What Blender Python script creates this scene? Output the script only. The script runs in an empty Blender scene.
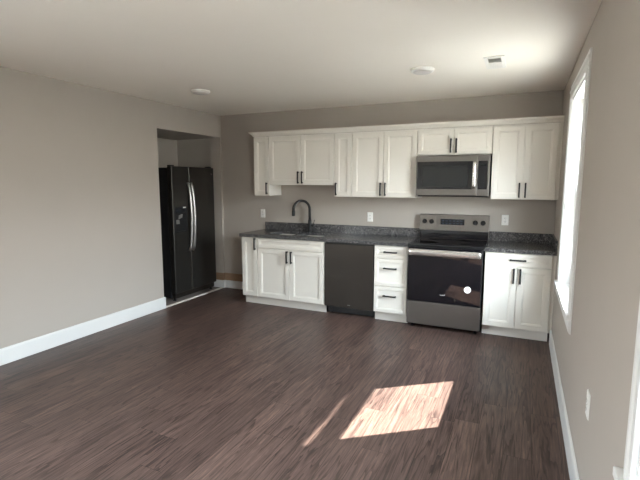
import bpy, bmesh, math
from mathutils import Vector, Matrix

C = bpy.context.scene.collection
PI = math.pi

# ------------------------------------------------------------------ camera
CAM = Vector((1.0911, -5.3251, 1.5516))
YAW, PITCH, ROLL, FPX = 0.4286, -0.1277, 0.0018, 442.55
fw = Vector((-math.sin(YAW)*math.cos(PITCH), math.cos(YAW)*math.cos(PITCH), math.sin(PITCH)))
r0 = Vector((math.cos(YAW), math.sin(YAW), 0)); u0 = r0.cross(fw)
rr = math.cos(ROLL)*r0 + math.sin(ROLL)*u0
uu = -math.sin(ROLL)*r0 + math.cos(ROLL)*u0
cd = bpy.data.cameras.new('camera'); cam = bpy.data.objects.new('camera', cd); C.objects.link(cam)
cam.matrix_world = Matrix(((rr.x, uu.x, -fw.x, CAM.x), (rr.y, uu.y, -fw.y, CAM.y), (rr.z, uu.z, -fw.z, CAM.z), (0, 0, 0, 1)))
cd.sensor_width = 36; cd.lens = FPX/640*36; cd.clip_start = 0.02
bpy.context.scene.camera = cam

# ------------------------------------------------------------------ world, sun, exposure
SC = bpy.context.scene
SC.view_settings.view_transform = 'Standard'; SC.view_settings.look = 'None'
SC.view_settings.gamma = 1; SC.view_settings.use_curve_mapping = False
SC.view_settings.exposure = 1.58
SKY, SUN = 14.4, 26.0
w = bpy.data.worlds.new('sky'); SC.world = w; w.use_nodes = True
nt = w.node_tree; nt.nodes.clear()
tc = nt.nodes.new('ShaderNodeTexCoord'); sx = nt.nodes.new('ShaderNodeSeparateXYZ')
cr = nt.nodes.new('ShaderNodeValToRGB'); bgn = nt.nodes.new('ShaderNodeBackground'); wo = nt.nodes.new('ShaderNodeOutputWorld')
nt.links.new(tc.outputs['Generated'], sx.inputs[0]); nt.links.new(sx.outputs['Z'], cr.inputs[0])
cr.color_ramp.elements[0].color = (0.62, 0.60, 0.57, 1); cr.color_ramp.elements[1].color = (1.0, 1.2, 1.5, 1)
for p_, c_ in ((.08, (.70, .70, .70)), (.17, (1.12, 1.18, 1.26)), (.35, (1.36, 1.52, 1.70))):     # horizon dimmed, sky above raised, to light the lower walls more
    e_ = cr.color_ramp.elements.new(p_); e_.color = (*c_, 1)
bgn.inputs[1].default_value = SKY
nt.links.new(cr.outputs[0], bgn.inputs[0]); bgn.inputs[1].default_value = SKY
nt.links.new(bgn.outputs[0], wo.inputs[0])
sd = bpy.data.lights.new('sun', 'SUN'); sun = bpy.data.objects.new('sun', sd); C.objects.link(sun)
SUN_DIR = Vector((-0.8, -0.6, -0.8136)).normalized()
sd.energy = SUN; sd.angle = math.radians(0.5); sd.color = (1.0, 0.96, 0.91)
sun.location = (6, 3, 7); sun.rotation_euler = SUN_DIR.to_track_quat('-Z', 'Y').to_euler()
cy = SC.cycles
cy.use_denoising = True; cy.max_bounces = 12; cy.diffuse_bounces = 8; cy.glossy_bounces = 5
cy.transmission_bounces = 6; cy.transparent_max_bounces = 12
cy.sample_clamp_indirect = 6.0; cy.caustics_reflective = False; cy.caustics_refractive = False

# ------------------------------------------------------------------ room dimensions
XL, XR, CE, YR = -2.904, 1.412, 2.506, -7.2
WT = 0.20                                   # right wall thickness
WIN = {'window_1': (-2.10, -1.14), 'window_2': (-4.95, -3.97)}     # openings (y) in the right wall
WZ0, WZ1 = 0.72, 2.235
LWIN = (-6.3, -4.9)                         # opening (y) of the unseen left wall window, added for more daylight
AY0, AY1, AH = -1.245, -0.035, 2.197         # fridge alcove opening
ABX = -3.76

# portals help the sky light find the windows
def portal(name, loc, rot, sxx, syy):
    l = bpy.data.lights.new(name, 'AREA'); l.shape = 'RECTANGLE'; l.size = sxx; l.size_y = syy
    l.cycles.is_portal = True
    o = bpy.data.objects.new(name, l); C.objects.link(o); o.location = loc; o.rotation_euler = rot
for k, (a, b) in WIN.items():
    portal('daylight_portal', (XR+WT+0.02, (a+b)/2, (WZ0+WZ1)/2), (0, PI/2, 0), WZ1-WZ0, b-a)

portal('daylight_portal', (XL-.21, sum(LWIN)/2, (WZ0+WZ1)/2), (0, -PI/2, 0), WZ1-WZ0, LWIN[1]-LWIN[0])

# ------------------------------------------------------------------ materials
def mat(name, col=(.8, .8, .8), rough=.5, metal=0.0, spec=.5, coat=0.0):
    m = bpy.data.materials.new(name); m.use_nodes = True
    b = m.node_tree.nodes['Principled BSDF']
    b.inputs['Base Color'].default_value = (*col, 1); b.inputs['Roughness'].default_value = rough
    b.inputs['Metallic'].default_value = metal; b.inputs['Specular IOR Level'].default_value = spec
    b.inputs['Coat Weight'].default_value = coat
    return m
def nodes(m): return m.node_tree, m.node_tree.nodes['Principled BSDF']
def N(t, kind, **kw):
    n = t.nodes.new(kind)
    for k, v in kw.items(): setattr(n, k, v)
    return n
def noise_on(m, scale=40, amt=.06, bump=0.0, stretch=(1, 1, 1), detail=4, bscale=None):
    """mottle the base colour a little with noise and add a fine bump"""
    t, b = nodes(m); col = tuple(b.inputs['Base Color'].default_value)
    tc = N(t, 'ShaderNodeTexCoord'); mp = N(t, 'ShaderNodeMapping'); mp.inputs['Scale'].default_value = stretch
    t.links.new(tc.outputs['Object'], mp.inputs[0])
    no = N(t, 'ShaderNodeTexNoise'); no.inputs['Scale'].default_value = scale; no.inputs['Detail'].default_value = detail
    t.links.new(mp.outputs[0], no.inputs['Vector'])
    mx = N(t, 'ShaderNodeMix', data_type='RGBA'); t.links.new(no.outputs['Fac'], mx.inputs[0])
    mx.inputs[6].default_value = tuple(c*(1-amt) for c in col[:3])+(1,)
    mx.inputs[7].default_value = tuple(min(1, c*(1+amt)) for c in col[:3])+(1,)
    t.links.new(mx.outputs[2], b.inputs['Base Color'])
    if bump:
        n2 = no
        if bscale:
            n2 = N(t, 'ShaderNodeTexNoise'); n2.inputs['Scale'].default_value = bscale; t.links.new(mp.outputs[0], n2.inputs['Vector'])
        bp = N(t, 'ShaderNodeBump'); bp.inputs['Strength'].default_value = bump; bp.inputs['Distance'].default_value = .002
        t.links.new(n2.outputs['Fac'], bp.inputs['Height']); t.links.new(bp.outputs[0], b.inputs['Normal'])
    return m

M = {}
M['wall'] = noise_on(mat('greige_wall_paint', (.425, .385, .343), .75, spec=.3), 3, .025, .12, bscale=220)
M['ceil'] = noise_on(mat('ceiling_paint', (.88, .835, .775), .85, spec=.2), 2, .02, .1, bscale=160)
M['trim'] = noise_on(mat('white_trim_paint', (.72, .72, .71), .35), 6, .02)
M['cab'] = noise_on(mat('white_cabinet_paint', (.74, .705, .645), .38), 5, .015)
M['cabside'] = noise_on(mat('cabinet_side_white', (.78, .75, .70), .45), 5, .015)
M['toe'] = noise_on(mat('toe_kick_white', (.70, .66, .61), .5), 8, .03)
M['black'] = noise_on(mat('matte_black_metal', (.006, .006, .0065), .45), 60, .1)
M['blackp'] = noise_on(mat('black_plastic', (.010, .010, .011), .45), 60, .1)
M['gap'] = mat('dark_recess', (.02, .018, .016), .8)
def brushed(name, col, rough, stretch=(1, 1, 60), metal=.9):
    m = noise_on(mat(name, col, rough, metal), 25, .08, stretch=stretch)
    return m
M['steel'] = brushed('brushed_stainless', (.23, .213, .197), .33)
M['steelh'] = brushed('handle_stainless', (.72, .69, .66), .22, (60, 1, 1))
M['slate'] = brushed('dark_slate_steel', (.055, .047, .040), .36, (1, 1, 50), .75)
M['blacksteel'] = brushed('black_stainless', (.062, .058, .053), .34, (1, 60, 1), .75)
M['handlegrey'] = brushed('grey_handle_steel', (.46, .45, .44), .33, (1, 1, 8))
M['sinksteel'] = brushed('sink_steel', (.30, .295, .29), .25, (40, 1, 1), 1.0)
def black_glass(name, col, rough):
    return noise_on(mat(name, col, rough, 0, .75), 2, .05)
M['bglass'] = black_glass('black_oven_glass', (.004, .004, .006), .03)
M['cooktop'] = black_glass('black_ceramic_glass', (.006, .006, .008), .09)
M['mwglass'] = black_glass('microwave_black_glass', (.010, .011, .013), .10)
M['mwscreen'] = noise_on(mat('microwave_window_mesh', (.016, .017, .017), .25), 300, .2)
M['ring'] = mat('burner_ring_grey', (.05, .05, .055), .25)
M['white'] = noise_on(mat('white_plastic', (.80, .79, .76), .4), 30, .02)
M['slot'] = mat('outlet_slot_dark', (.05, .05, .05), .6)
M['lens'] = noise_on(mat('frosted_lens', (.60, .58, .56), .5), 30, .02)
M['vent'] = noise_on(mat('vent_white_metal', (.80, .78, .75), .4), 20, .03)
M['ventshade'] = mat('vent_duct_shade', (.15, .145, .14), .8)
M['bare'] = noise_on(mat('bare_brown_wood_strip', (.27, .17, .105), .7), 6, .25, .2, (1, 6, 14))
M['alcfloor'] = noise_on(mat('alcove_subfloor', (.24, .20, .18), .75), 9, .2, .1)
M['thresh'] = noise_on(mat('threshold_white', (.78, .72, .66), .4), 20, .05)
M['sticker'] = noise_on(mat('white_paper_sticker', (.85, .80, .78), .6), 30, .02)
M['stickring'] = noise_on(mat('sticker_grey_print', (.55, .47, .46), .6), 30, .05)
M['badge'] = mat('badge_silver', (.75, .75, .77), .25, .8)
M['dark_badge'] = mat('badge_dark_silver', (.30, .29, .28), .3, .8)
M['ext'] = noise_on(mat('exterior_siding', (.72, .70, .66), .8), 3, .05)
M['sill'] = noise_on(mat('darkened_outer_sill', (.34, .33, .31), .8), 12, .2)  # outer sill darkened to cut the sun bounce onto the ceiling
M['ground'] = noise_on(mat('exterior_ground', (.22, .20, .17), .95), .8, .3, 0, detail=8)
M['display'] = mat('display_glass', (.006, .008, .012), .1)
M['dispmark'] = mat('display_blue_marks', (.018, .028, .045), .3)
b = nodes(M['dispmark'])[1]; b.inputs['Emission Color'].default_value = (.35, .6, 1, 1); b.inputs['Emission Strength'].default_value = .01

# window glass: clear sheet with a weak reflection
m = bpy.data.materials.new('window_glass'); m.use_nodes = True; t = m.node_tree; t.nodes.clear()
o_ = N(t, 'ShaderNodeOutputMaterial'); mi = N(t, 'ShaderNodeMixShader'); tr = N(t, 'ShaderNodeBsdfTransparent'); gl = N(t, 'ShaderNodeBsdfGlossy')
lw = N(t, 'ShaderNodeLayerWeight'); lw.inputs[0].default_value = .5
pw = N(t, 'ShaderNodeMath', operation='POWER'); pw.inputs[1].default_value = 5; t.links.new(lw.outputs['Facing'], pw.inputs[0])
fr = N(t, 'ShaderNodeMath', operation='MULTIPLY_ADD'); fr.inputs[1].default_value = .9; fr.inputs[2].default_value = .04; t.links.new(pw.outputs[0], fr.inputs[0])
tr.inputs[0].default_value = (.95, .97, .96, 1); gl.inputs['Roughness'].default_value = .02
t.links.new(fr.outputs[0], mi.inputs[0]); t.links.new(tr.outputs[0], mi.inputs[1]); t.links.new(gl.outputs[0], mi.inputs[2]); t.links.new(mi.outputs[0], o_.inputs[0])
M['glass'] = m

# vinyl plank floor: planks run along Y, each with its own tone and grain
def floor_material():
    m = mat('dark_vinyl_plank', rough=.42, spec=.28); t, b = nodes(m); L = t.links.new
    tc = N(t, 'ShaderNodeTexCoord'); sp = N(t, 'ShaderNodeSeparateXYZ'); L(tc.outputs['Object'], sp.inputs[0])
    def mt(op, a, bb=None, c=None):
        n = N(t, 'ShaderNodeMath', operation=op)
        for i, v in enumerate((a, bb, c)):
            if v is None: continue
            if isinstance(v, (int, float)): n.inputs[i].default_value = v
            else: L(v, n.inputs[i])
        return n.outputs[0]
    PW, PL = .152, 1.22
    u = mt('DIVIDE', sp.outputs['X'], PW); iu = mt('FLOOR', u); fu = mt('FRACT', u)
    wn = N(t, 'ShaderNodeTexWhiteNoise', noise_dimensions='1D'); L(iu, wn.inputs['W'])
    v = mt('ADD', mt('DIVIDE', sp.outputs['Y'], PL), mt('MULTIPLY', wn.outputs['Value'], 7.3))
    iv = mt('FLOOR', v); fv = mt('FRACT', v)
    cb = N(t, 'ShaderNodeCombineXYZ'); L(iu, cb.inputs[0]); L(iv, cb.inputs[1])
    w2 = N(t, 'ShaderNodeTexWhiteNoise', noise_dimensions='3D'); L(cb.outputs[0], w2.inputs['Vector'])
    rnd = w2.outputs['Value']
    # grain space: stretched along the plank, shifted per plank
    gx = mt('ADD', mt('MULTIPLY', sp.outputs['X'], 1.0), mt('MULTIPLY', rnd, 13.0))
    gy = mt('ADD', mt('MULTIPLY', sp.outputs['Y'], .055), mt('MULTIPLY', rnd, 29.0))
    g = N(t, 'ShaderNodeCombineXYZ'); L(gx, g.inputs[0]); L(gy, g.inputs[1]); L(mt('MULTIPLY', rnd, 5.0), g.inputs[2])
    n1 = N(t, 'ShaderNodeTexNoise'); n1.inputs['Scale'].default_value = 12; n1.inputs['Detail'].default_value = 3; n1.inputs['Distortion'].default_value = .6; L(g.outputs[0], n1.inputs['Vector'])
    rings = mt('FRACT', mt('MULTIPLY', n1.outputs['Fac'], 9.0))            # cathedral grain lines
    rg = N(t, 'ShaderNodeMapRange', interpolation_type='SMOOTHSTEP'); L(rings, rg.inputs[0]); rg.inputs[1].default_value = .0; rg.inputs[2].default_value = .45
    n2 = N(t, 'ShaderNodeTexNoise'); n2.inputs['Scale'].default_value = 80; n2.inputs['Distortion'].default_value = .35; n2.inputs['Detail'].default_value = 5; n2.inputs['Roughness'].default_value = .7; L(g.outputs[0], n2.inputs['Vector'])
    n3 = N(t, 'ShaderNodeTexNoise'); n3.inputs['Scale'].default_value = 5; n3.inputs['Detail'].default_value = 2; L(g.outputs[0], n3.inputs['Vector'])
    f = mt('ADD', mt('MULTIPLY', rg.outputs[0], .26), mt('ADD', mt('MULTIPLY', n2.outputs['Fac'], 1.0), mt('MULTIPLY', n3.outputs['Fac'], .25)))
    f = mt('ADD', mt('SUBTRACT', f, .35), mt('MULTIPLY', mt('SUBTRACT', rnd, .5), .12))
    ra = N(t, 'ShaderNodeValToRGB'); L(f, ra.inputs[0]); e = ra.color_ramp.elements
    e[0].position = .05; e[0].color = (.022, .0140, .0125, 1); e[1].position = .95; e[1].color = (.24, .150, .118, 1)
    x = e.new(.35); x.color = (.058, .0365, .031, 1); x = e.new(.62); x.color = (.118, .075, .061, 1)
    # joints
    def edge(fr_, wid): return mt('MAXIMUM', mt('LESS_THAN', fr_, wid), mt('GREATER_THAN', fr_, 1-wid))
    ed = mt('MAXIMUM', edge(fu, .010), edge(fv, .0012))
    mx = N(t, 'ShaderNodeMix', data_type='RGBA'); L(mt('MULTIPLY', ed, .7), mx.inputs[0]); L(ra.outputs[0], mx.inputs[6]); mx.inputs[7].default_value = (.012, .009, .008, 1)
    L(mx.outputs[2], b.inputs['Base Color'])
    ro = mt('ADD', mt('MULTIPLY', n2.outputs['Fac'], .18), .30); L(ro, b.inputs['Roughness'])
    bp = N(t, 'ShaderNodeBump'); bp.inputs['Strength'].default_value = .18; bp.inputs['Distance'].default_value = .001
    L(mt('SUBTRACT', f, mt('MULTIPLY', ed, 2.0)), bp.inputs['Height']); L(bp.outputs[0], b.inputs['Normal'])
    return m
M['floor'] = floor_material()

def granite():
    m = mat('dark_speckled_granite', rough=.22); t, b = nodes(m); L = t.links.new
    tc = N(t, 'ShaderNodeTexCoord')
    v1 = N(t, 'ShaderNodeTexVoronoi'); v1.inputs['Scale'].default_value = 130; L(tc.outputs['Object'], v1.inputs['Vector'])
    n1 = N(t, 'ShaderNodeTexNoise'); n1.inputs['Scale'].default_value = 28; n1.inputs['Detail'].default_value = 6; n1.inputs['Roughness'].default_value = .75; L(tc.outputs['Object'], n1.inputs['Vector'])
    sp = N(t, 'ShaderNodeSeparateColor'); L(v1.outputs['Color'], sp.inputs[0])
    ad = N(t, 'ShaderNodeMath', operation='MULTIPLY_ADD'); L(sp.outputs[0], ad.inputs[0]); ad.inputs[1].default_value = .55; 
    mu = N(t, 'ShaderNodeMath', operation='MULTIPLY'); L(n1.outputs['Fac'], mu.inputs[0]); mu.inputs[1].default_value = .7
    L(mu.outputs[0], ad.inputs[2])
    ra = N(t, 'ShaderNodeValToRGB'); L(ad.outputs[0], ra.inputs[0]); e = ra.color_ramp.elements
    e[0].position = .35; e[0].color = (.016, .016, .018, 1); e[1].position = .95; e[1].color = (.225, .213, .205, 1)
    x = e.new(.58); x.color = (.045, .044, .046, 1); x = e.new(.78); x.color = (.12, .115, .115, 1)
    L(ra.outputs[0], b.inputs['Base Color'])
    return m
M['granite'] = granite()

# ------------------------------------------------------------------ mesh helpers
class MB:
    def __init__(s): s.bm = bmesh.new(); s.smooth = []
    def box(s, x0, x1, y0, y1, z0, z1, mi=0):
        bm = s.bm
        v = [bm.verts.new((x, y, z)) for z in (z0, z1) for y in (y0, y1) for x in (x0, x1)]
        for q in ((0, 2, 3, 1), (4, 5, 7, 6), (0, 1, 5, 4), (2, 6, 7, 3), (0, 4, 6, 2), (1, 3, 7, 5)):
            bm.faces.new([v[i] for i in q]).material_index = mi
        return s
    def quadbox(s, pts, mi=0):
        """hexahedron from eight corners: bottom ring of four, top ring of four"""
        v = [s.bm.verts.new(p) for p in pts]
        for q in ((3, 2, 1, 0), (4, 5, 6, 7), (0, 1, 5, 4), (1, 2, 6, 5), (2, 3, 7, 6), (3, 0, 4, 7)):
            s.bm.faces.new([v[i] for i in q]).material_index = mi
        return s
    def tube(s, pts, r, n=12, mi=0, sy=1.0, cap=True):
        """swept tube through points; r is a radius or a list of radii; sy flattens across"""
        pts = [Vector(p) for p in pts]; rs = r if isinstance(r, (list, tuple)) else [r]*len(pts)
        rings = []; ref = None
        for i, p in enumerate(pts):
            d = ((pts[min(i+1, len(pts)-1)]-p).normalized() + (p-pts[max(i-1, 0)]).normalized()).normalized()
            if ref is None: ref = Vector((0, 0, 1)) if abs(d.z) < .9 else Vector((1, 0, 0))
            a = (ref - d*ref.dot(d)).normalized(); bb = d.cross(a); ref = a
            rings.append([s.bm.verts.new(p + (a*math.cos(2*PI*k/n) + bb*sy*math.sin(2*PI*k/n))*rs[i]) for k in range(n)])
        for i in range(len(rings)-1):
            for k in range(n):
                f = s.bm.faces.new((rings[i][k], rings[i][(k+1) % n], rings[i+1][(k+1) % n], rings[i+1][k])); f.smooth = True; f.material_index = mi
        if cap:
            f = s.bm.faces.new(rings[0][::-1]); f.material_index = mi
            f = s.bm.faces.new(rings[-1]); f.material_index = mi
        return s
    def lathe(s, prof, loc=(0, 0, 0), axis='Z', n=32, mi=0):
        """revolve (radius, height) pairs about an axis through loc"""
        rings = []
        for rad, h in prof:
            ring = []
            for k in range(n):
                a = 2*PI*k/n; c, q = rad*math.cos(a), rad*math.sin(a)
                p = {'Z': (c, q, h), '-Y': (c, -h, q), 'X': (h, c, q)}[axis]
                ring.append(s.bm.verts.new((p[0]+loc[0], p[1]+loc[1], p[2]+loc[2])))
            rings.append(ring)
        for i in range(len(rings)-1):
            for k in range(n):
                f = s.bm.faces.new((rings[i][k], rings[i][(k+1) % n], rings[i+1][(k+1) % n], rings[i+1][k])); f.smooth = True; f.material_index = mi
        for ring in (rings[0], rings[-1]):
            f = s.bm.faces.new(ring); f.material_index = mi
        return s
    def extrude(s, prof, axis, a, b, mi=0):
        """closed 2-D profile swept along an axis: 'X' uses (y,z), 'Y' uses (x,z), 'Z' uses (x,y)"""
        def P(p, t): return {'X': (t, p[0], p[1]), 'Y': (p[0], t, p[1]), 'Z': (p[0], p[1], t)}[axis]
        v0 = [s.bm.verts.new(P(p, a)) for p in prof]; v1 = [s.bm.verts.new(P(p, b)) for p in prof]
        n = len(prof)
        for i in range(n):
            s.bm.faces.new((v0[i], v0[(i+1) % n], v1[(i+1) % n], v1[i])).material_index = mi
        s.bm.faces.new(v0[::-1]).material_index = mi; s.bm.faces.new(v1).material_index = mi
        return s
    def panel(s, x0, x1, z0, z1, y, loops, mi=0):
        """front panel facing -Y: nested rectangles (inset, depth behind... negative = proud) closed at front and back"""
        rings = []
        for ins, d in loops:
            rings.append([s.bm.verts.new(p) for p in ((x0+ins, y+d, z0+ins), (x1-ins, y+d, z0+ins), (x1-ins, y+d, z1-ins), (x0+ins, y+d, z1-ins))])
        for i in range(len(rings)-1):
            for k in range(4):
                s.bm.faces.new((rings[i][k], rings[i][(k+1) % 4], rings[i+1][(k+1) % 4], rings[i+1][k])).material_index = mi
        s.bm.faces.new(rings[0][::-1]).material_index = mi; s.bm.faces.new(rings[-1]).material_index = mi
        return s
    def build(s, name, mats, parent=None, bevel=0.0, seg=2):
        bmesh.ops.recalc_face_normals(s.bm, faces=s.bm.faces)
        me = bpy.data.meshes.new(name); s.bm.to_mesh(me); s.bm.free()
        o = bpy.data.objects.new(name, me); C.objects.link(o)
        for mm in (mats if isinstance(mats, (list, tuple)) else [mats]): me.materials.append(M[mm])
        if parent: o.parent = parent
        if bevel:
            bv = o.modifiers.new('bevel', 'BEVEL'); bv.width = bevel; bv.segments = seg; bv.limit_method = 'ANGLE'; bv.angle_limit = math.radians(40)
        return o

def tag(o, label, cat, group=None):
    o['label'] = label; o['category'] = cat
    if group: o['group'] = group
    return o
def thing(name, label, cat, loc=(0, 0, 0), group=None, rz=0):
    o = bpy.data.objects.new(name, None); C.objects.link(o); o.location = loc; o.rotation_euler = (0, 0, rz); o.empty_display_size = .1
    return tag(o, label, cat, group)
def struct(o): o['kind'] = 'structure'; return o
def copy_tree(o, parent=None):
    c = o.copy(); C.objects.link(c)
    if parent: c.parent = parent
    for ch in [q for q in bpy.data.objects if q.parent == o and q.name != c.name]: copy_tree(ch, c)
    return c

# ------------------------------------------------------------------ the setting
struct(MB().box(XL, XR+.001, YR, .001, -.06, 0).build('floor', 'floor'))
struct(MB().box(ABX-.1, XL, AY0-.12, .12, -.06, -.002).build('floor_alcove', 'alcfloor'))
struct(MB().box(XL-.2, XR+WT, YR-WT, .2, CE, CE+.12).build('ceiling', 'ceil'))
struct(MB().box(XL-.19, XR+WT, 0.0, .15, -.06, CE).build('wall_back', 'wall'))
mb = MB().box(XL-.19, XL, YR-WT, LWIN[0], -.06, CE).box(XL-.19, XL, LWIN[1], AY0, -.06, CE).box(XL-.19, XL, LWIN[0], LWIN[1], -.06, WZ0).box(XL-.19, XL, LWIN[0], LWIN[1], WZ1, CE).box(XL-.19, XL, AY0, AY1, AH, CE).box(XL-.19, XL, AY1, 0, -.06, CE)
struct(mb.build('wall_left', 'wall'))
mb = MB().box(ABX-.1, ABX, AY0-.12, .12, -.06, AH+.1)
mb.box(ABX, XL-.19, AY0-.12, AY0-.03, -.06, AH+.1).box(ABX, XL-.19, .03, .12, -.06, AH+.1).box(ABX, XL-.19, AY0-.03, .03, AH, AH+.1)
struct(mb.build('wall_alcove', 'wall'))
mb = MB(); ys = [YR-WT]
for k in ('window_2', 'window_1'):
    a, b = WIN[k]
    mb.box(XR, XR+WT, ys[-1], a, -.06, CE).box(XR, XR+WT, a, b, -.06, WZ0-.031).box(XR, XR+WT, a, b, WZ1, CE); ys.append(b)
mb.box(XR, XR+WT, ys[-1], 0, -.06, CE)
struct(mb.build('wall_right', 'wall'))
mb = MB().box(XL, XR, YR-WT, YR, -.06, CE)
struct(mb.build('wall_rear', 'wall'))

def base_prof(sx):   # (offset from wall, z)
    return [(0, 0), (sx*.015, 0), (sx*.015, .128), (sx*.011, .138), (sx*.004, .142), (0, .142)]
struct(MB().extrude([(XL+x, z) for x, z in base_prof(1)], 'Y', YR+.02, AY0+.012).build('baseboard_left', 'trim'))
struct(MB().extrude([(XR+x, z) for x, z in base_prof(-1)], 'Y', YR+.02, -.615).build('baseboard_right', 'trim'))
struct(MB().extrude([(YR+x, z) for x, z in base_prof(1)], 'X', XL+.02, XR-.02).build('baseboard_rear', 'trim'))
mb = MB().box(XL+.0005, -2.165, -.014, 0, 0, .112)
mb.box(XL-.60, XL+.001, AY1-.012, AY1-.0005, 0, .112).box(XL, XL+.013, AY1-.012, -.0142, 0, .112)
struct(mb.build('baseboard_back', 'trim', bevel=.002))
mb = MB().box(XL+.0005, -2.165, -.005, 0, .1125, .222).box(XL-.19, XL+.001, AY1-.005, AY1-.0005, .1125, .222).box(XL, XL+.005, AY1-.005, -.0052, .1125, .222)
struct(mb.build('trim_1', 'bare'))                                     # bare strip above the short baseboard
struct(MB().extrude([(XL-.035, 0), (XL+.006, 0), (XL+.004, .007), (XL-.006, .011), (XL-.03, .011)], 'Y', AY0+.013, AY1-.014).build('trim_2', 'thresh'))

# windows ------------------------------------------------------------
def window(name, y0, y1):
    """double-hung window in the right wall; x measured from the wall face, outwards positive"""
    X = XR
    def cas(d): return [(X, d)]
    mb = MB(); cw = .105
    prof = [(0, 0), (-.012, 0), (-.016, .006), (-.013, .012), (-.013, .048), (-.018, .056), (-.018, .066), (-.011, .074), (-.011, .105), (0, .105)]
    mb.extrude([(X+a, y0-d) for a, d in prof], 'Z', WZ0, WZ1)              # side casings, heavier to the outside
    mb.extrude([(X+a, y1+d) for a, d in prof], 'Z', WZ0, WZ1)
    mb.extrude([(X+a, WZ1+d) for a, d in prof], 'Y', y0-cw, y1+cw)         # head casing
    root = mb.build(name, 'trim'); struct(root)
    jb = MB().box(X, X+WT-.03, y0, y0+.018, WZ0, WZ1).box(X, X+WT-.03, y1-.018, y1, WZ0, WZ1).box(X, X+WT-.03, y0+.018, y1-.018, WZ1-.018, WZ1)
    a, b = y0+.018, y1-.018
    for yy, s in ((a, 1), (b, -1)):                                          # stops between the sash tracks
        jb.box(X+.066, X+.078, min(yy, yy+s*.014), max(yy, yy+s*.014), WZ0, WZ1-.018)
    jb.build('jamb', 'trim', root)
    MB().box(X+.113, X+WT+.03, y0, y1, WZ0-.03, WZ0-.002).build('sill', 'sill', root)
    MB().box(X, X+.113, y0, y1, WZ0-.03, WZ0).box(X-.034, X, y0-cw+.005, y1+cw+.015, WZ0-.03, WZ0).build('stool', 'trim', root, .004)
    MB().extrude([(X, WZ0-.03), (X-.018, WZ0-.03), (X-.018, WZ0-.10), (X-.010, WZ0-.115), (X, WZ0-.12)], 'Y', y0-cw, y1+cw).build('apron', 'trim', root)
    def sash(nm, x0, x1, z0, z1, st, br, tr_):
        se = .052
        s = MB().box(x0, x1, a+.002, a+st, z0, z1).box(x0, x1, b-se, b-.002, z0, z1).box(x0, x1, a+st, b-se, z0, z0+br).box(x0, x1, a+st, b-se, z1-tr_, z1)
        o = s.build(nm, 'trim', root, .003)
        MB().box((x0+x1)/2-.002, (x0+x1)/2+.002, a+st-.004, b-se+.004, z0+br-.004, z1-tr_+.004).build('pane', 'glass', o)
        return o
    zm = MEET
    lo = sash('lower_sash', X+.080, X+.113, WZ0+.002, zm+.020, .115, .105, .062)
    sash('upper_sash', X+.116, X+.149, zm-.020, WZ1-.02, .115, .075, .055)
    sx0, sx1 = X+.172, X+.192                                                # storm frame added outside, its bar and stiles shape the sun patch
    MB().box(sx0, sx1, y0, y0+.035, WZ0, WZ1).box(sx0, sx1, y1-.014, y1, WZ0, WZ1).box(sx0, sx1, y0+.035, y1-.014, WZ0, WZ0+.05).box(sx0, sx1, y0+.035, y1-.014, WZ1-.05, WZ1).box(sx0, sx1, y0+.035, y1-.014, zm+.085, zm+.157).build('added_storm_frame', 'trim', root)
    lk = MB().lathe([(.016, 0), (.016, .010), (.010, .016)], (X+.097, (y0+y1)/2, zm+.020), n=16)
    lk.box(X+.083, X+.094, (y0+y1)/2-.028, (y0+y1)/2+.010, zm+.022, zm+.034)
    lk.build('sash_lock', 'white', lo)
    return root
MEET = 1.452
for k, (a, b) in WIN.items(): window(k, a, b)
# invented left wall window behind the viewer, added to brighten the room
mb = MB(); a, b = LWIN
mb.box(XL, XL+.013, a-.10, a, WZ0-.12, WZ1+.1).box(XL, XL+.013, b, b+.10, WZ0-.12, WZ1+.1).box(XL, XL+.013, a, b, WZ1, WZ1+.1).box(XL, XL+.013, a, b, WZ0-.12, WZ0)
lw_ = struct(mb.build('added_light_window', 'trim'))
mb = MB(); ym = (a+b)/2
for p, q in ((a, ym), (ym, b)):
    mb.box(XL-.12, XL-.08, p, p+.05, WZ0, WZ1).box(XL-.12, XL-.08, q-.05, q, WZ0, WZ1)
    for z in (WZ0, MEET-.02, WZ1-.05): mb.box(XL-.12, XL-.08, p+.05, q-.05, z, z+.05)
mb.build('sash_frame', 'trim', lw_)
MB().box(XL-.102, XL-.098, a+.05, ym-.05, WZ0, WZ1).box(XL-.102, XL-.098, ym+.05, b-.05, WZ0, WZ1).build('pane', 'glass', lw_)

# outside: eave over the kitchen window and the ground
EX, EZ = XR+WT+.85, 2.520
e = MB(); ya, yb = -2.6, .6; tilt = .021
e.quadbox([(XR+WT, ya, EZ+.10), (EX, ya, EZ+.10-0), (EX, yb, EZ+.10), (XR+WT, yb, EZ+.10),
           (XR+WT, ya, EZ+.35), (EX, ya, EZ+.22), (EX, yb, EZ+.22), (XR+WT, yb, EZ+.35)])
yc = -1.26
e.quadbox([(EX-.03, ya, EZ+tilt*(ya-yc)*-1), (EX, ya, EZ+tilt*(ya-yc)*-1), (EX, yb, EZ+tilt*(yb-yc)*-1), (EX-.03, yb, EZ+tilt*(yb-yc)*-1),
           (EX-.03, ya, EZ+.2), (EX, ya, EZ+.2), (EX, yb, EZ+.2), (EX-.03, yb, EZ+.2)])
struct(e.build('roof_eave', 'ext'))
struct(MB().box(-40, 45, -45, 40, -.9, -.7).build('ground', 'ground'))

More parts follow.
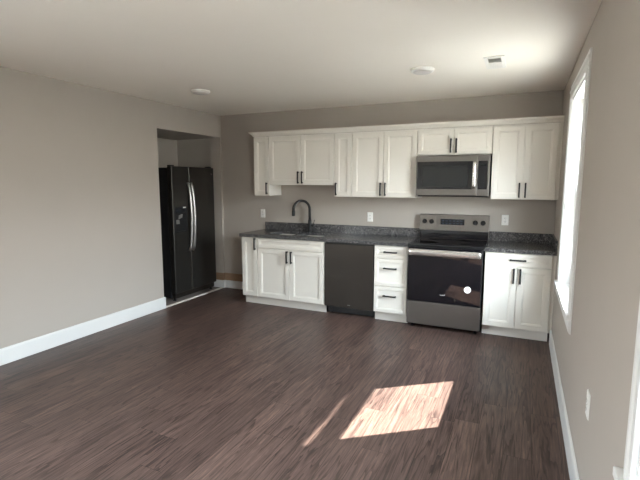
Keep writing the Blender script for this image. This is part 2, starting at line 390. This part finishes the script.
# ------------------------------------------------------------------ cabinets
DOOR = lambda fwid, t=.02: [(0, 0), (0, -t+.002), (.002, -t), (fwid, -t), (fwid+.002, -t+.004), (fwid+.010, -t+.005), (fwid+.013, -t+.012)]
FACE = .0015            # gap between carcass face and door back
def handle(parent, x, y, z, vertical=True, L=.128):
    """square black bar pull standing off a front at y"""
    h = MB(); s = .0080; so = .032
    if vertical:
        h.box(x-s, x+s, y-so, y-so+.011, z-L/2-.012, z+L/2+.012)
        for q in (-1, 1): h.box(x-s, x+s, y-so+.0105, y, z+q*L/2-s, z+q*L/2+s)
    else:
        h.box(x-L/2-.012, x+L/2+.012, y-so, y-so+.011, z-s, z+s)
        for q in (-1, 1): h.box(x+q*L/2-s, x+q*L/2+s, y-so+.0105, y, z-s, z+s)
    return h.build('handle', 'black', parent, .002)
def front(name, parent, x0, x1, z0, z1, yf, fwid):
    return MB().panel(x0+.0015, x1-.0015, z0+.0015, z1-.0015, yf, DOOR(fwid)).build(name, 'cab', parent)

def base_cabinet(label, x0, x1, parts, filler=0.0):
    W = x1-x0
    t = thing('base_cabinet', label, 'cabinet', (x0, 0, 0))
    B = -.61
    MB().box(.0008, W-.0008, B, -.004, .104, .875).build('cabinet_body', 'cabside', t)
    MB().box(.0008, W-.0008, B+.055, B+.070, 0, .1035).build('toe_kick', 'toe', t)
    if filler: MB().box(W, W+filler, B-.002, B+.02, .104, .875).build('filler_strip', 'cab', t)
    for p in parts:
        kind, a, b, z0, z1, hk, hx, hz = p
        fr = front(kind, t, a, b, z0, z1, B-FACE, .052 if kind == 'door' else .034)
        if hk: handle(fr, hx, B-FACE-.02, hz, hk == 'v')
    return t
Z0, Z1, ZS = .112, .868, .738
bx0, bx1, bx2, bx3, bx4 = -2.160, -1.925, -1.003, -.390, -.008
rx0, rx1 = .772, 1.384
w_ = bx1-bx0
base_cabinet('narrow white base cabinet at the left end of the counter run', bx0, bx1, [('door', .004, w_-.003, Z0, Z1, 'v', w_-.028, .79)])
w_ = bx2-bx1; h_ = w_/2
base_cabinet('wide white two-door base cabinet under the sink, left of the dishwasher', bx1, bx2, [
    ('false_front', .003, w_-.004, ZS+.006, Z1, '', 0, 0),
    ('door', .003, h_-.0015, Z0, ZS, 'v', h_-.030, ZS-.085), ('door', h_+.0015, w_-.004, Z0, ZS, 'v', h_+.030, ZS-.085)])
w_ = bx4-bx3
base_cabinet('white three-drawer base cabinet between the dishwasher and the range', bx3, bx4, [
    ('drawer', .004, w_-.004, .729, Z1, 'h', w_/2, .80), ('drawer', .004, w_-.004, .416, .723, 'h', w_/2, .618), ('drawer', .004, w_-.004, Z0, .410, 'h', w_/2, .305)])
w_ = rx1-rx0; h_ = w_/2
base_cabinet('white base cabinet with one drawer over two doors, right of the range', rx0, rx1, [
    ('drawer', .004, w_-.004, ZS+.004, Z1, 'h', h_, .805),
    ('door', .004, h_-.0015, Z0, ZS-.002, 'v', h_-.030, ZS-.09), ('door', h_+.0015, w_-.004, Z0, ZS-.002, 'v', h_+.030, ZS-.09)], XR-rx1-.001)

UB, UT = 1.388, 2.147
def wall_cabinet(label, x0, x1, z0, doors, filler=0.0, low_handle=True):
    W, H = x1-x0, UT-z0
    t = thing('wall_cabinet', label, 'cabinet', (x0, 0, z0))
    B = -.305
    MB().box(.0008, W-.0008, B, -.001, 0, H).build('cabinet_body', 'cabside', t)
    if filler: MB().box(W, W+filler, B-.002, B+.02, 0, H).build('filler_strip', 'cab', t)
    for a, b, side in doors:
        d = front('door', t, a, b, .004, H-.012, B-FACE, .052 if H > .5 else .042)
        hx = (b-.027) if side == 'r' else (a+.027)
        handle(d, hx, B-FACE-.02, .095, True)
    return t
ux0, ux1, ux2, ux3, ux4, ux5, ux6 = -2.153, -1.923, -1.007, -.778, -.006, .773, 1.384
w_ = ux1-ux0; wall_cabinet('narrow white wall cabinet at the far left end of the row', ux0, ux1, UB, [(.004, w_-.003, 'r')])
w_ = ux2-ux1; h_ = w_/2; wall_cabinet('shorter white two-door wall cabinet above the sink', ux1, ux2, 1.527, [(.003, h_-.0015, 'r'), (h_+.0015, w_-.003, 'l')])
w_ = ux3-ux2; wall_cabinet('narrow white wall cabinet just right of the one above the sink', ux2, ux3, UB, [(.003, w_-.003, 'l')])
w_ = ux4-ux3; h_ = w_/2; wall_cabinet('tall white two-door wall cabinet left of the microwave', ux3, ux4, UB, [(.003, h_-.0015, 'r'), (h_+.0015, w_-.003, 'l')])
w_ = ux5-ux4; h_ = w_/2; wall_cabinet('short white two-door wall cabinet directly above the microwave', ux4, ux5, 1.858, [(.003, h_-.0015, 'r'), (h_+.0015, w_-.003, 'l')])
w_ = ux6-ux5; h_ = w_/2; wall_cabinet('tall white two-door wall cabinet right of the microwave, beside the window wall', ux5, ux6, UB, [(.003, h_-.0015, 'r'), (h_+.0015, w_-.004, 'l')], XR-ux6-.001)
# crown along the top with a return at the left end
cp = [(0, 0), (-.004, 0), (-.008, .012), (-.022, .026), (-.040, .038), (-.044, .046), (-.044, .056), (0, .056)]
mb = MB(); ZC = UT+.0005; yf = -.3265
ends = []
for (o_, z) in cp:
    ends.append([mb.bm.verts.new((ux0+o_, -.001, ZC+z)), mb.bm.verts.new((ux0+o_, yf+o_, ZC+z)), mb.bm.verts.new((XR-.001, yf+o_, ZC+z))])
n = len(cp)
for i in range(n):
    for k in range(2): mb.bm.faces.new((ends[i][k], ends[(i+1) % n][k], ends[(i+1) % n][k+1], ends[i][k+1]))
mb.bm.faces.new([q[0] for q in ends]); mb.bm.faces.new([q[2] for q in ends][::-1])
tag(mb.build('crown_moulding', 'cab'), 'white crown moulding running along the top of all the wall cabinets', 'moulding')

# ------------------------------------------------------------------ countertops
CT0, CT1 = .8755, .914
SK = [(-1.835, -1.478), (-1.438, -1.081)]; SY = (-.535, -.135)
t = thing('countertop', 'long dark speckled granite countertop holding the sink and black faucet', 'countertop', (0, 0, 0))
mb = MB(); xs = [-2.178, SK[0][0], SK[0][1], SK[1][0], SK[1][1], -.003]
mb.box(xs[0], xs[5], SY[1], -.0225, CT0, CT1).box(xs[0], xs[5], -.652, SY[0], CT0, CT1)
for a, b in ((xs[0], xs[1]), (xs[2], xs[3]), (xs[4], xs[5])): mb.box(a, b, SY[0], SY[1], CT0, CT1)
bmesh.ops.remove_doubles(mb.bm, verts=mb.bm.verts, dist=1e-5)
mb.build('slab', 'granite', t)
MB().box(-2.178, -.003, -.022, -.001, CT1-.02, 1.016).build('backsplash', 'granite', t, .002)
t = thing('countertop', 'short dark speckled granite countertop right of the range, under the window wall', 'countertop', (0, 0, 0))
MB().box(.766, XR-.001, -.652, -.0225, CT0, CT1).build('slab', 'granite', t, .003)
MB().box(.766, XR-.001, -.022, -.001, CT1-.02, 1.016).build('backsplash', 'granite', t, .002)
MB().box(XR-.020, XR-.001, -.640, -.0225, CT1+.0005, 1.016).build('side_splash', 'granite', t, .002)

# sink
t = thing('sink', 'stainless double-bowl sink set under the long granite countertop', 'sink', (0, 0, 0))
for (a, b) in SK:
    mb = MB(); zb = .69; r = .004
    def ring(i, z): return [mb.bm.verts.new(p) for p in ((a-.004+i, SY[0]-.004+i, z), (b+.004-i, SY[0]-.004+i, z), (b+.004-i, SY[1]+.004-i, z), (a-.004+i, SY[1]+.004-i, z))]
    R = [ring(-.012, .8745), ring(0, .8745), ring(.006, zb+.03), ring(.03, zb), ring(.03, zb-.003), ring(.004, zb+.028), ring(-.003, .8715), ring(-.012, .8715)]
    for i in range(len(R)):
        if i == 3: continue
        q, q2 = R[i], R[(i+1) % len(R)]
        for k in range(4): mb.bm.faces.new((q[k], q[(k+1) % 4], q2[(k+1) % 4], q2[k]))
    mb.bm.faces.new(R[3]); mb.bm.faces.new(R[4][::-1])
    bo = mb.build('bowl', 'sinksteel', t)
    MB().lathe([(.045, 0), (.045, .003), (.036, .004), (.030, .001)], ((a+b)/2, sum(SY)/2, zb+.0005), n=24).build('drain', 'steelh', bo)

# faucet
fx, fy = -1.456, -.078
t = thing('faucet', 'matte black gooseneck pull-down faucet on the granite countertop', 'faucet', (fx, fy, CT1+.0004))
MB().lathe([(.028, 0), (.028, .006), (.023, .010), (.023, .150), (.0205, .156), (.0172, .160)], n=24).build('base', 'black', t)
d = Vector((-.150, -.175, 0)); D = d.length; dn = d.normalized()
pts = [Vector((0, 0, .158))] + [Vector((0, 0, .2)), Vector((0, 0, .25)), Vector((0, 0, .29))]
for k in range(1, 17):
    a = PI*k/16; pts.append(dn*(D/2*(1-math.cos(a))) + Vector((0, 0, .295+D/2*math.sin(a))))
MB().tube(pts, .0170, 14).build('spout', 'black', t)
e0 = pts[-1]
MB().tube([e0+Vector((0, 0, .002)), e0+Vector((0, 0, -.012)), e0+Vector((0, 0, -.015)), e0+Vector((0, 0, -.075)), e0+Vector((0, 0, -.082))], [.0175, .0175, .0200, .0210, .017], 16).build('spray_head', 'black', t)
hb = MB().lathe([(.013, 0), (.013, .035), (.010, .038)], (.019, 0, .085), 'X', 16)
hb.tube([(.045, 0, .085), (.058, -.006, .105), (.075, -.012, .160)], [.0065, .006, .005], 10)
hb.build('lever_handle', 'black', t)

# ------------------------------------------------------------------ dishwasher
dx0, dx1 = -.998, -.396
t = thing('dishwasher', 'dark slate steel dishwasher between the sink cabinet and the drawers', 'dishwasher', (dx0, 0, 0))
W = dx1-dx0
MB().box(.004, W-.004, -.58, -.03, .10, .862).build('tub', 'gap', t)
MB().panel(.002, W-.002, .108, .856, -.581, [(0, 0), (0, -.046), (.004, -.050)]).build('door', 'slate', t, .003)
MB().box(.006, W-.006, -.618, -.585, .8565, .8665).build('control_strip', 'blackp', t)
MB().box(.012, W-.012, -.530, -.518, .012, .099).build('kick_plate', 'blackp', t)
MB().box(W*.49, W*.49+.036, -.6325, -.6315, .140, .147).build('badge', 'dark_badge', t)
for x, y in ((.05, -.50), (W-.05, -.50), (.05, -.10), (W-.05, -.10)):
    MB().lathe([(.014, 0), (.014, .008), (.007, .010), (.007, .099)], (x, y, 0), n=14).build('leg', 'blackp', t)

# ------------------------------------------------------------------ range
t = thing('range', 'freestanding electric range, stainless with black glass oven door', 'range', (0, 0, 0))
RW = .760
MB().box(.003, RW-.003, -.640, -.045, .035, .902).build('body', 'blackp', t)
for x, y in ((.05, -.60), (RW-.05, -.60), (.05, -.09), (RW-.05, -.09)):
    MB().lathe([(.018, 0), (.018, .012), (.009, .014), (.009, .036)], (x, y, 0), n=14).build('leg', 'blackp', t)
ck = MB().box(.001, RW-.001, -.668, -.085, .9025, .918).build('cooktop', 'cooktop', t, .004)
for x, y, r in ((.19, -.50, .105), (.56, -.50, .085), (.19, -.22, .080), (.56, -.22, .105)):
    MB().lathe([(r-.004, 0), (r-.004, .0006), (r, .0006), (r, 0)], (x, y, .9181), n=40).build('burner_ring', 'ring', ck)
# backguard: black riser, stainless control panel leaning back a little
MB().extrude([(-.084, .9185), (-.045, .9185), (-.045, 1.012), (-.084, 1.012)], 'X', .004, RW-.004).build('riser', 'cooktop', t)
bg = MB().extrude([(-.100, 1.013), (-.094, 1.008), (-.030, 1.008), (-.030, 1.190), (-.050, 1.196), (-.074, 1.196), (-.080, 1.190)], 'X', -.003, RW+.003).build('control_panel', 'steel', t, .002)
def on_panel(z): return -.100+.020*(z-1.013)/.177
zk = 1.112
MB().panel(.235, .500, 1.078, 1.146, on_panel(1.11), [(0, 0), (0, -.003), (.002, -.004)]).build('display', 'display', bg)
for i in range(6):
    for j in range(2): MB().box(.252+i*.041, .252+i*.041+.022, on_panel(1.11)-.0048, on_panel(1.11)-.0042, 1.090+j*.030, 1.098+j*.030).build('display_mark', 'dispmark', bg)
for x in (.052, .132, .618, .700):
    k = MB().lathe([(.027, 0), (.027, .004), (.023, .006), (.021, .026), (.018, .029)], (x, on_panel(zk), zk), '-Y', 24)
    k.box(x-.004, x+.004, on_panel(zk)-.034, on_panel(zk)-.027, zk-.019, zk+.019)
    k.build('knob', 'black', bg)
od = MB().box(.004, RW-.004, -.676, -.6415, .302, .893).build('oven_door', 'bglass', t, .005)
hd = MB(); zh = .838
hd.tube([(.020, -.722, zh), (.024, -.724, zh), (.05, -.725, zh), (RW/2, -.729, zh), (RW-.05, -.725, zh), (RW-.024, -.724, zh), (RW-.020, -.722, zh)], [.030, .033, .034, .034, .034, .033, .030], 18, sy=.42)
for x in (.030, RW-.030): hd.box(x-.012, x+.012, -.718, -.6765, zh-.026, zh+.018)
hd.build('handle', 'steelh', od)
MB().lathe([(.035, 0), (.035, .0006)], (.625, -.6762, .470), '-Y', 32).build('sticker', 'sticker', od)['label'] = 'round white paper sticker on the oven glass'
MB().lathe([(.017, 0), (.017, .0003)], (.625, -.6769, .470), '-Y', 24).build('sticker_print', 'stickring', od)
lg = MB().tube([(.345, -.6766, .389), (.365, -.6766, .385), (.385, -.6766, .386), (.408, -.6766, .393)], [.002, .006, .006, .003], 8, sy=.1)
lg.build('badge', 'badge', od)
MB().panel(.004, RW-.004, .045, .296, -.6415, [(0, 0), (0, -.028), (.005, -.033)]).build('storage_drawer', 'steel', t, .003)

# ------------------------------------------------------------------ microwave (hangs under its cabinet)
mx, mz = .004, 1.412
t = thing('microwave', 'stainless over-the-range microwave hung above the range', 'microwave', (mx, 0, mz))
MW, MH, F = .760, .436, -.365
MB().box(0, MW, F, -.002, .006, MH).build('body', 'blackp', t)
MB().box(.012, MW-.012, F+.02, -.04, -.004, .0055).build('vent_underside', 'blackp', t)
ms = .642
dr = MB().panel(0, ms-.001, .010, MH, F-.001, [(0, 0), (0, -.032), (.004, -.036)]).build('door', 'steel', t, .002)
wn = MB().panel(.010, .590, .078, .372, F-.0372, [(0, 0), (0, -.0015), (.002, -.003)]).build('window', 'mwglass', dr)
MB().panel(.070, .545, .105, .325, F-.0404, [(0, 0), (0, -.0004)]).build('window_mesh', 'mwscreen', wn)
hd = MB()
hx = .611
P = [(hx, F-.060-.012*math.sin(PI*i/8), .088+.274*i/8) for i in range(9)]
hd.tube([(p[0], p[1], p[2]) for p in P], .018, 14, sy=.45)
for z in (.105, .345): hd.box(hx-.010, hx+.010, F-.060, F-.0372, z-.010, z+.010)
hd.build('handle', 'steelh', dr)
cpn = MB().panel(ms+.001, MW, .010, MH, F-.001, [(0, 0), (0, -.032), (.004, -.036)]).build('control_panel', 'steel', t, .002)
kp = MB().panel(ms+.006, MW-.022, .078, .372, F-.0372, [(0, 0), (0, -.0015), (.002, -.003)]).build('keypad', 'mwglass', cpn)
MB().box(ms+.022, MW-.036, F-.0408, F-.0404, .315, .338).build('clock_display', 'mwscreen', kp)
for i in range(3):
    for j in range(2): MB().box(ms+.022+i*.022, ms+.034+i*.022, F-.0408, F-.0404, .10+j*.05, .104+j*.05).build('key', 'mwscreen', kp)

# ------------------------------------------------------------------ refrigerator in the alcove
FX, FY0, FY1, FH = -2.985, -.945, -.100, 1.765     # door front plane, near and far edges, top
t = thing('refrigerator', 'black stainless side-by-side refrigerator standing in the wall alcove', 'refrigerator', (0, 0, 0))
ft = .075
MB().box(FX-.72, FX-ft-.012, FY0+.004, FY1-.004, .035, FH-.018).build('body', 'blackp', t, .004)
seam = -.628
def fdoor(name, y0, y1):
    return MB().box(FX-ft, FX, y0, y1, .100, FH).build(name, 'blacksteel', t, .010, 3)
fz = fdoor('freezer_door', FY0, seam-.003); fd = fdoor('fridge_door', seam+.003, FY1)
MB().box(FX-ft-.011, FX-ft-.0005, FY0+.012, FY1-.012, .105, FH-.02).build('door_gasket', 'gap', t)
for yy, dd in ((seam-.030, fz), (seam+.030, fd)):
    h = MB(); pts = []
    for i in range(17):
        s = i/16; pts.append((FX+.012+.048*math.sin(PI*s)**.6 if 0 < s < 1 else FX+.004, yy, .640+.915*s))
    h.tube(pts, .0165, 12, sy=1.25)
    h.build('handle', 'handlegrey', dd)
dp = MB().panel(0, .245, 0, .335, 0, [(0, 0), (0, -.004), (.006, -.006), (.012, -.006), (.016, -.0005)])
bmesh.ops.rotate(dp.bm, verts=dp.bm.verts, cent=(0, 0, 0), matrix=Matrix.Rotation(PI/2, 3, 'Z'))
bmesh.ops.translate(dp.bm, verts=dp.bm.verts, vec=(FX+.0005, FY0+.016, .905))
dsp = dp.build('dispenser', 'blackp', fz)
MB().box(FX+.001, FX+.005, FY0+.045, FY0+.225, 1.165, 1.222).build('dispenser_panel', 'display', dsp)
MB().box(FX+.0055, FX+.0075, FY0+.180, FY0+.236, 1.222, 1.240).build('dispenser_tab', 'white', dsp)
MB().quadbox([(FX+.001, FY0+.05, 1.02), (FX+.012, FY0+.05, 1.02), (FX+.012, FY0+.105, 1.02), (FX+.001, FY0+.105, 1.02), (FX+.001, FY0+.05, 1.075), (FX+.004, FY0+.05, 1.075), (FX+.004, FY0+.105, 1.075), (FX+.001, FY0+.105, 1.075)]).build('dispenser_paddle', 'handlegrey', dsp)
MB().quadbox([(FX+.001, FY0+.09, 1.085), (FX+.016, FY0+.09, 1.085), (FX+.016, FY0+.15, 1.10), (FX+.001, FY0+.15, 1.10), (FX+.001, FY0+.10, 1.13), (FX+.014, FY0+.10, 1.13), (FX+.014, FY0+.16, 1.145), (FX+.001, FY0+.16, 1.145)]).build('dispenser_spout', 'handlegrey', dsp)
MB().box(FX+.001, FX+.022, FY0+.05, FY0+.21, .915, .925).build('drip_tray', 'blackp', dsp)
MB().lathe([(.010, 0), (.010, .002), (.008, .003)], (FX+.0003, FY1-.055, 1.675), 'X', 16).build('badge', 'badge', fd)
MB().box(FX-ft-.02, FX-.03, FY0+.02, FY1-.02, .030, .092).build('base_grille', 'slate', t, .003)
for y in (FY0+.05, FY1-.05):
    MB().box(FX-ft-.02, FX-.02, y-.025, y+.025, FH+.001, FH+.016).build('hinge_cover', 'blackp', t, .004)
    MB().lathe([(.022, 0), (.022, .010), (.010, .013), (.010, .033)], (FX-.065, y-.01, -.002), n=16).build('leveling_leg', 'blackp', t)
    MB().lathe([(.022, 0), (.022, .010), (.010, .013), (.010, .036)], (FX-.66, y-.01, -.002), n=16).build('leveling_leg', 'blackp', t)

# ------------------------------------------------------------------ outlets
def outlet(label, loc, rz=0):
    t = thing('wall_outlet', label, 'outlet', loc, 'white wall outlets', rz)
    MB().panel(-.036, .036, -.0585, .0585, -.0005, [(0, 0), (0, -.003), (.003, -.006)]).build('cover_plate', 'white', t)
    for q in (-1, 1):
        r = MB().panel(-.017, .017, q*.020-.014, q*.020+.014, -.0064, [(0, 0), (0, -.002), (.002, -.0025)]).build('receptacle', 'white', t)
        MB().box(-.009, -.006, -.0095, -.0090, q*.020-.002, q*.020+.008).box(.006, .009, -.0095, -.0090, q*.020-.002, q*.020+.008).box(-.002, .002, -.0095, -.0090, q*.020-.010, q*.020-.006).build('slots', 'slot', r)
    MB().lathe([(.003, 0), (.003, .001)], (0, -.0064, 0), '-Y', 10).build('screw', 'badge', t)
    return t
o0 = outlet('white outlet on the back wall, left of the black faucet', (-2.225, 0, 1.130))
for lb, loc, rz in (('white outlet on the back wall between the faucet and the range', (-.647, 0, 1.130), 0),
                    ('white outlet on the back wall right of the range, under the wall cabinet', (.922, 0, 1.148), 0),
                    ('white outlet low on the right wall near the baseboard', (XR, -3.10, .56), -PI/2)):
    c = copy_tree(o0); c.location = loc; c.rotation_euler = (0, 0, rz); c['label'] = lb

# ------------------------------------------------------------------ ceiling fixtures
t = thing('ceiling_light', 'round white ceiling light on the left, nearer the fridge alcove', 'ceiling light', (-2.03, -1.50, CE), 'disc ceiling lights')
MB().lathe([(.098, 0), (.098, -.012), (.092, -.022), (.080, -.026)], n=48).build('trim_ring', 'white', t)
MB().lathe([(.0795, -.0262), (.070, -.032), (.045, -.037), (.015, -.039)], n=48).build('lens', 'lens', t)
c = copy_tree(t); c.location = (.262, -1.440, CE); c['label'] = 'round white ceiling light nearer the square vent'
t = thing('ceiling_vent', 'white ceiling vent with grey louvers near the window wall', 'vent', (.832, -1.42, CE))
vx, vy = .075, .185; ix, iy = .047, .150
mb = MB()
mb.box(-vx, -ix, -vy, vy, -.008, -.0005).box(ix, vx, -vy, vy, -.008, -.0005).box(-ix, ix, -vy, -iy, -.008, -.0005).box(-ix, ix, iy, vy, -.008, -.0005).box(-ix, ix, -.006, .006, -.008, -.0005)
mb.build('frame', 'vent', t, .002)
MB().box(-ix, ix, -iy, iy, -.0012, -.0004).build('duct_shade', 'ventshade', t)  # dark sheet standing in for the shade inside the duct
for sgn, (a, b) in ((-1, (-iy, -.006)), (1, (.006, iy))):
    mb = MB(); nsl = 9
    for i in range(nsl):
        y = a+(b-a)*(i+.5)/nsl; dy = -.0045*sgn
        mb.quadbox([(-ix, y-dy-.0006, -.009), (ix, y-dy-.0006, -.009), (ix, y-dy+.0006, -.009), (-ix, y-dy+.0006, -.009),
                    (-ix, y+dy-.0006, -.0014), (ix, y+dy-.0006, -.0014), (ix, y+dy+.0006, -.0014), (-ix, y+dy+.0006, -.0014)])
    mb.build('louvers', 'vent', t)
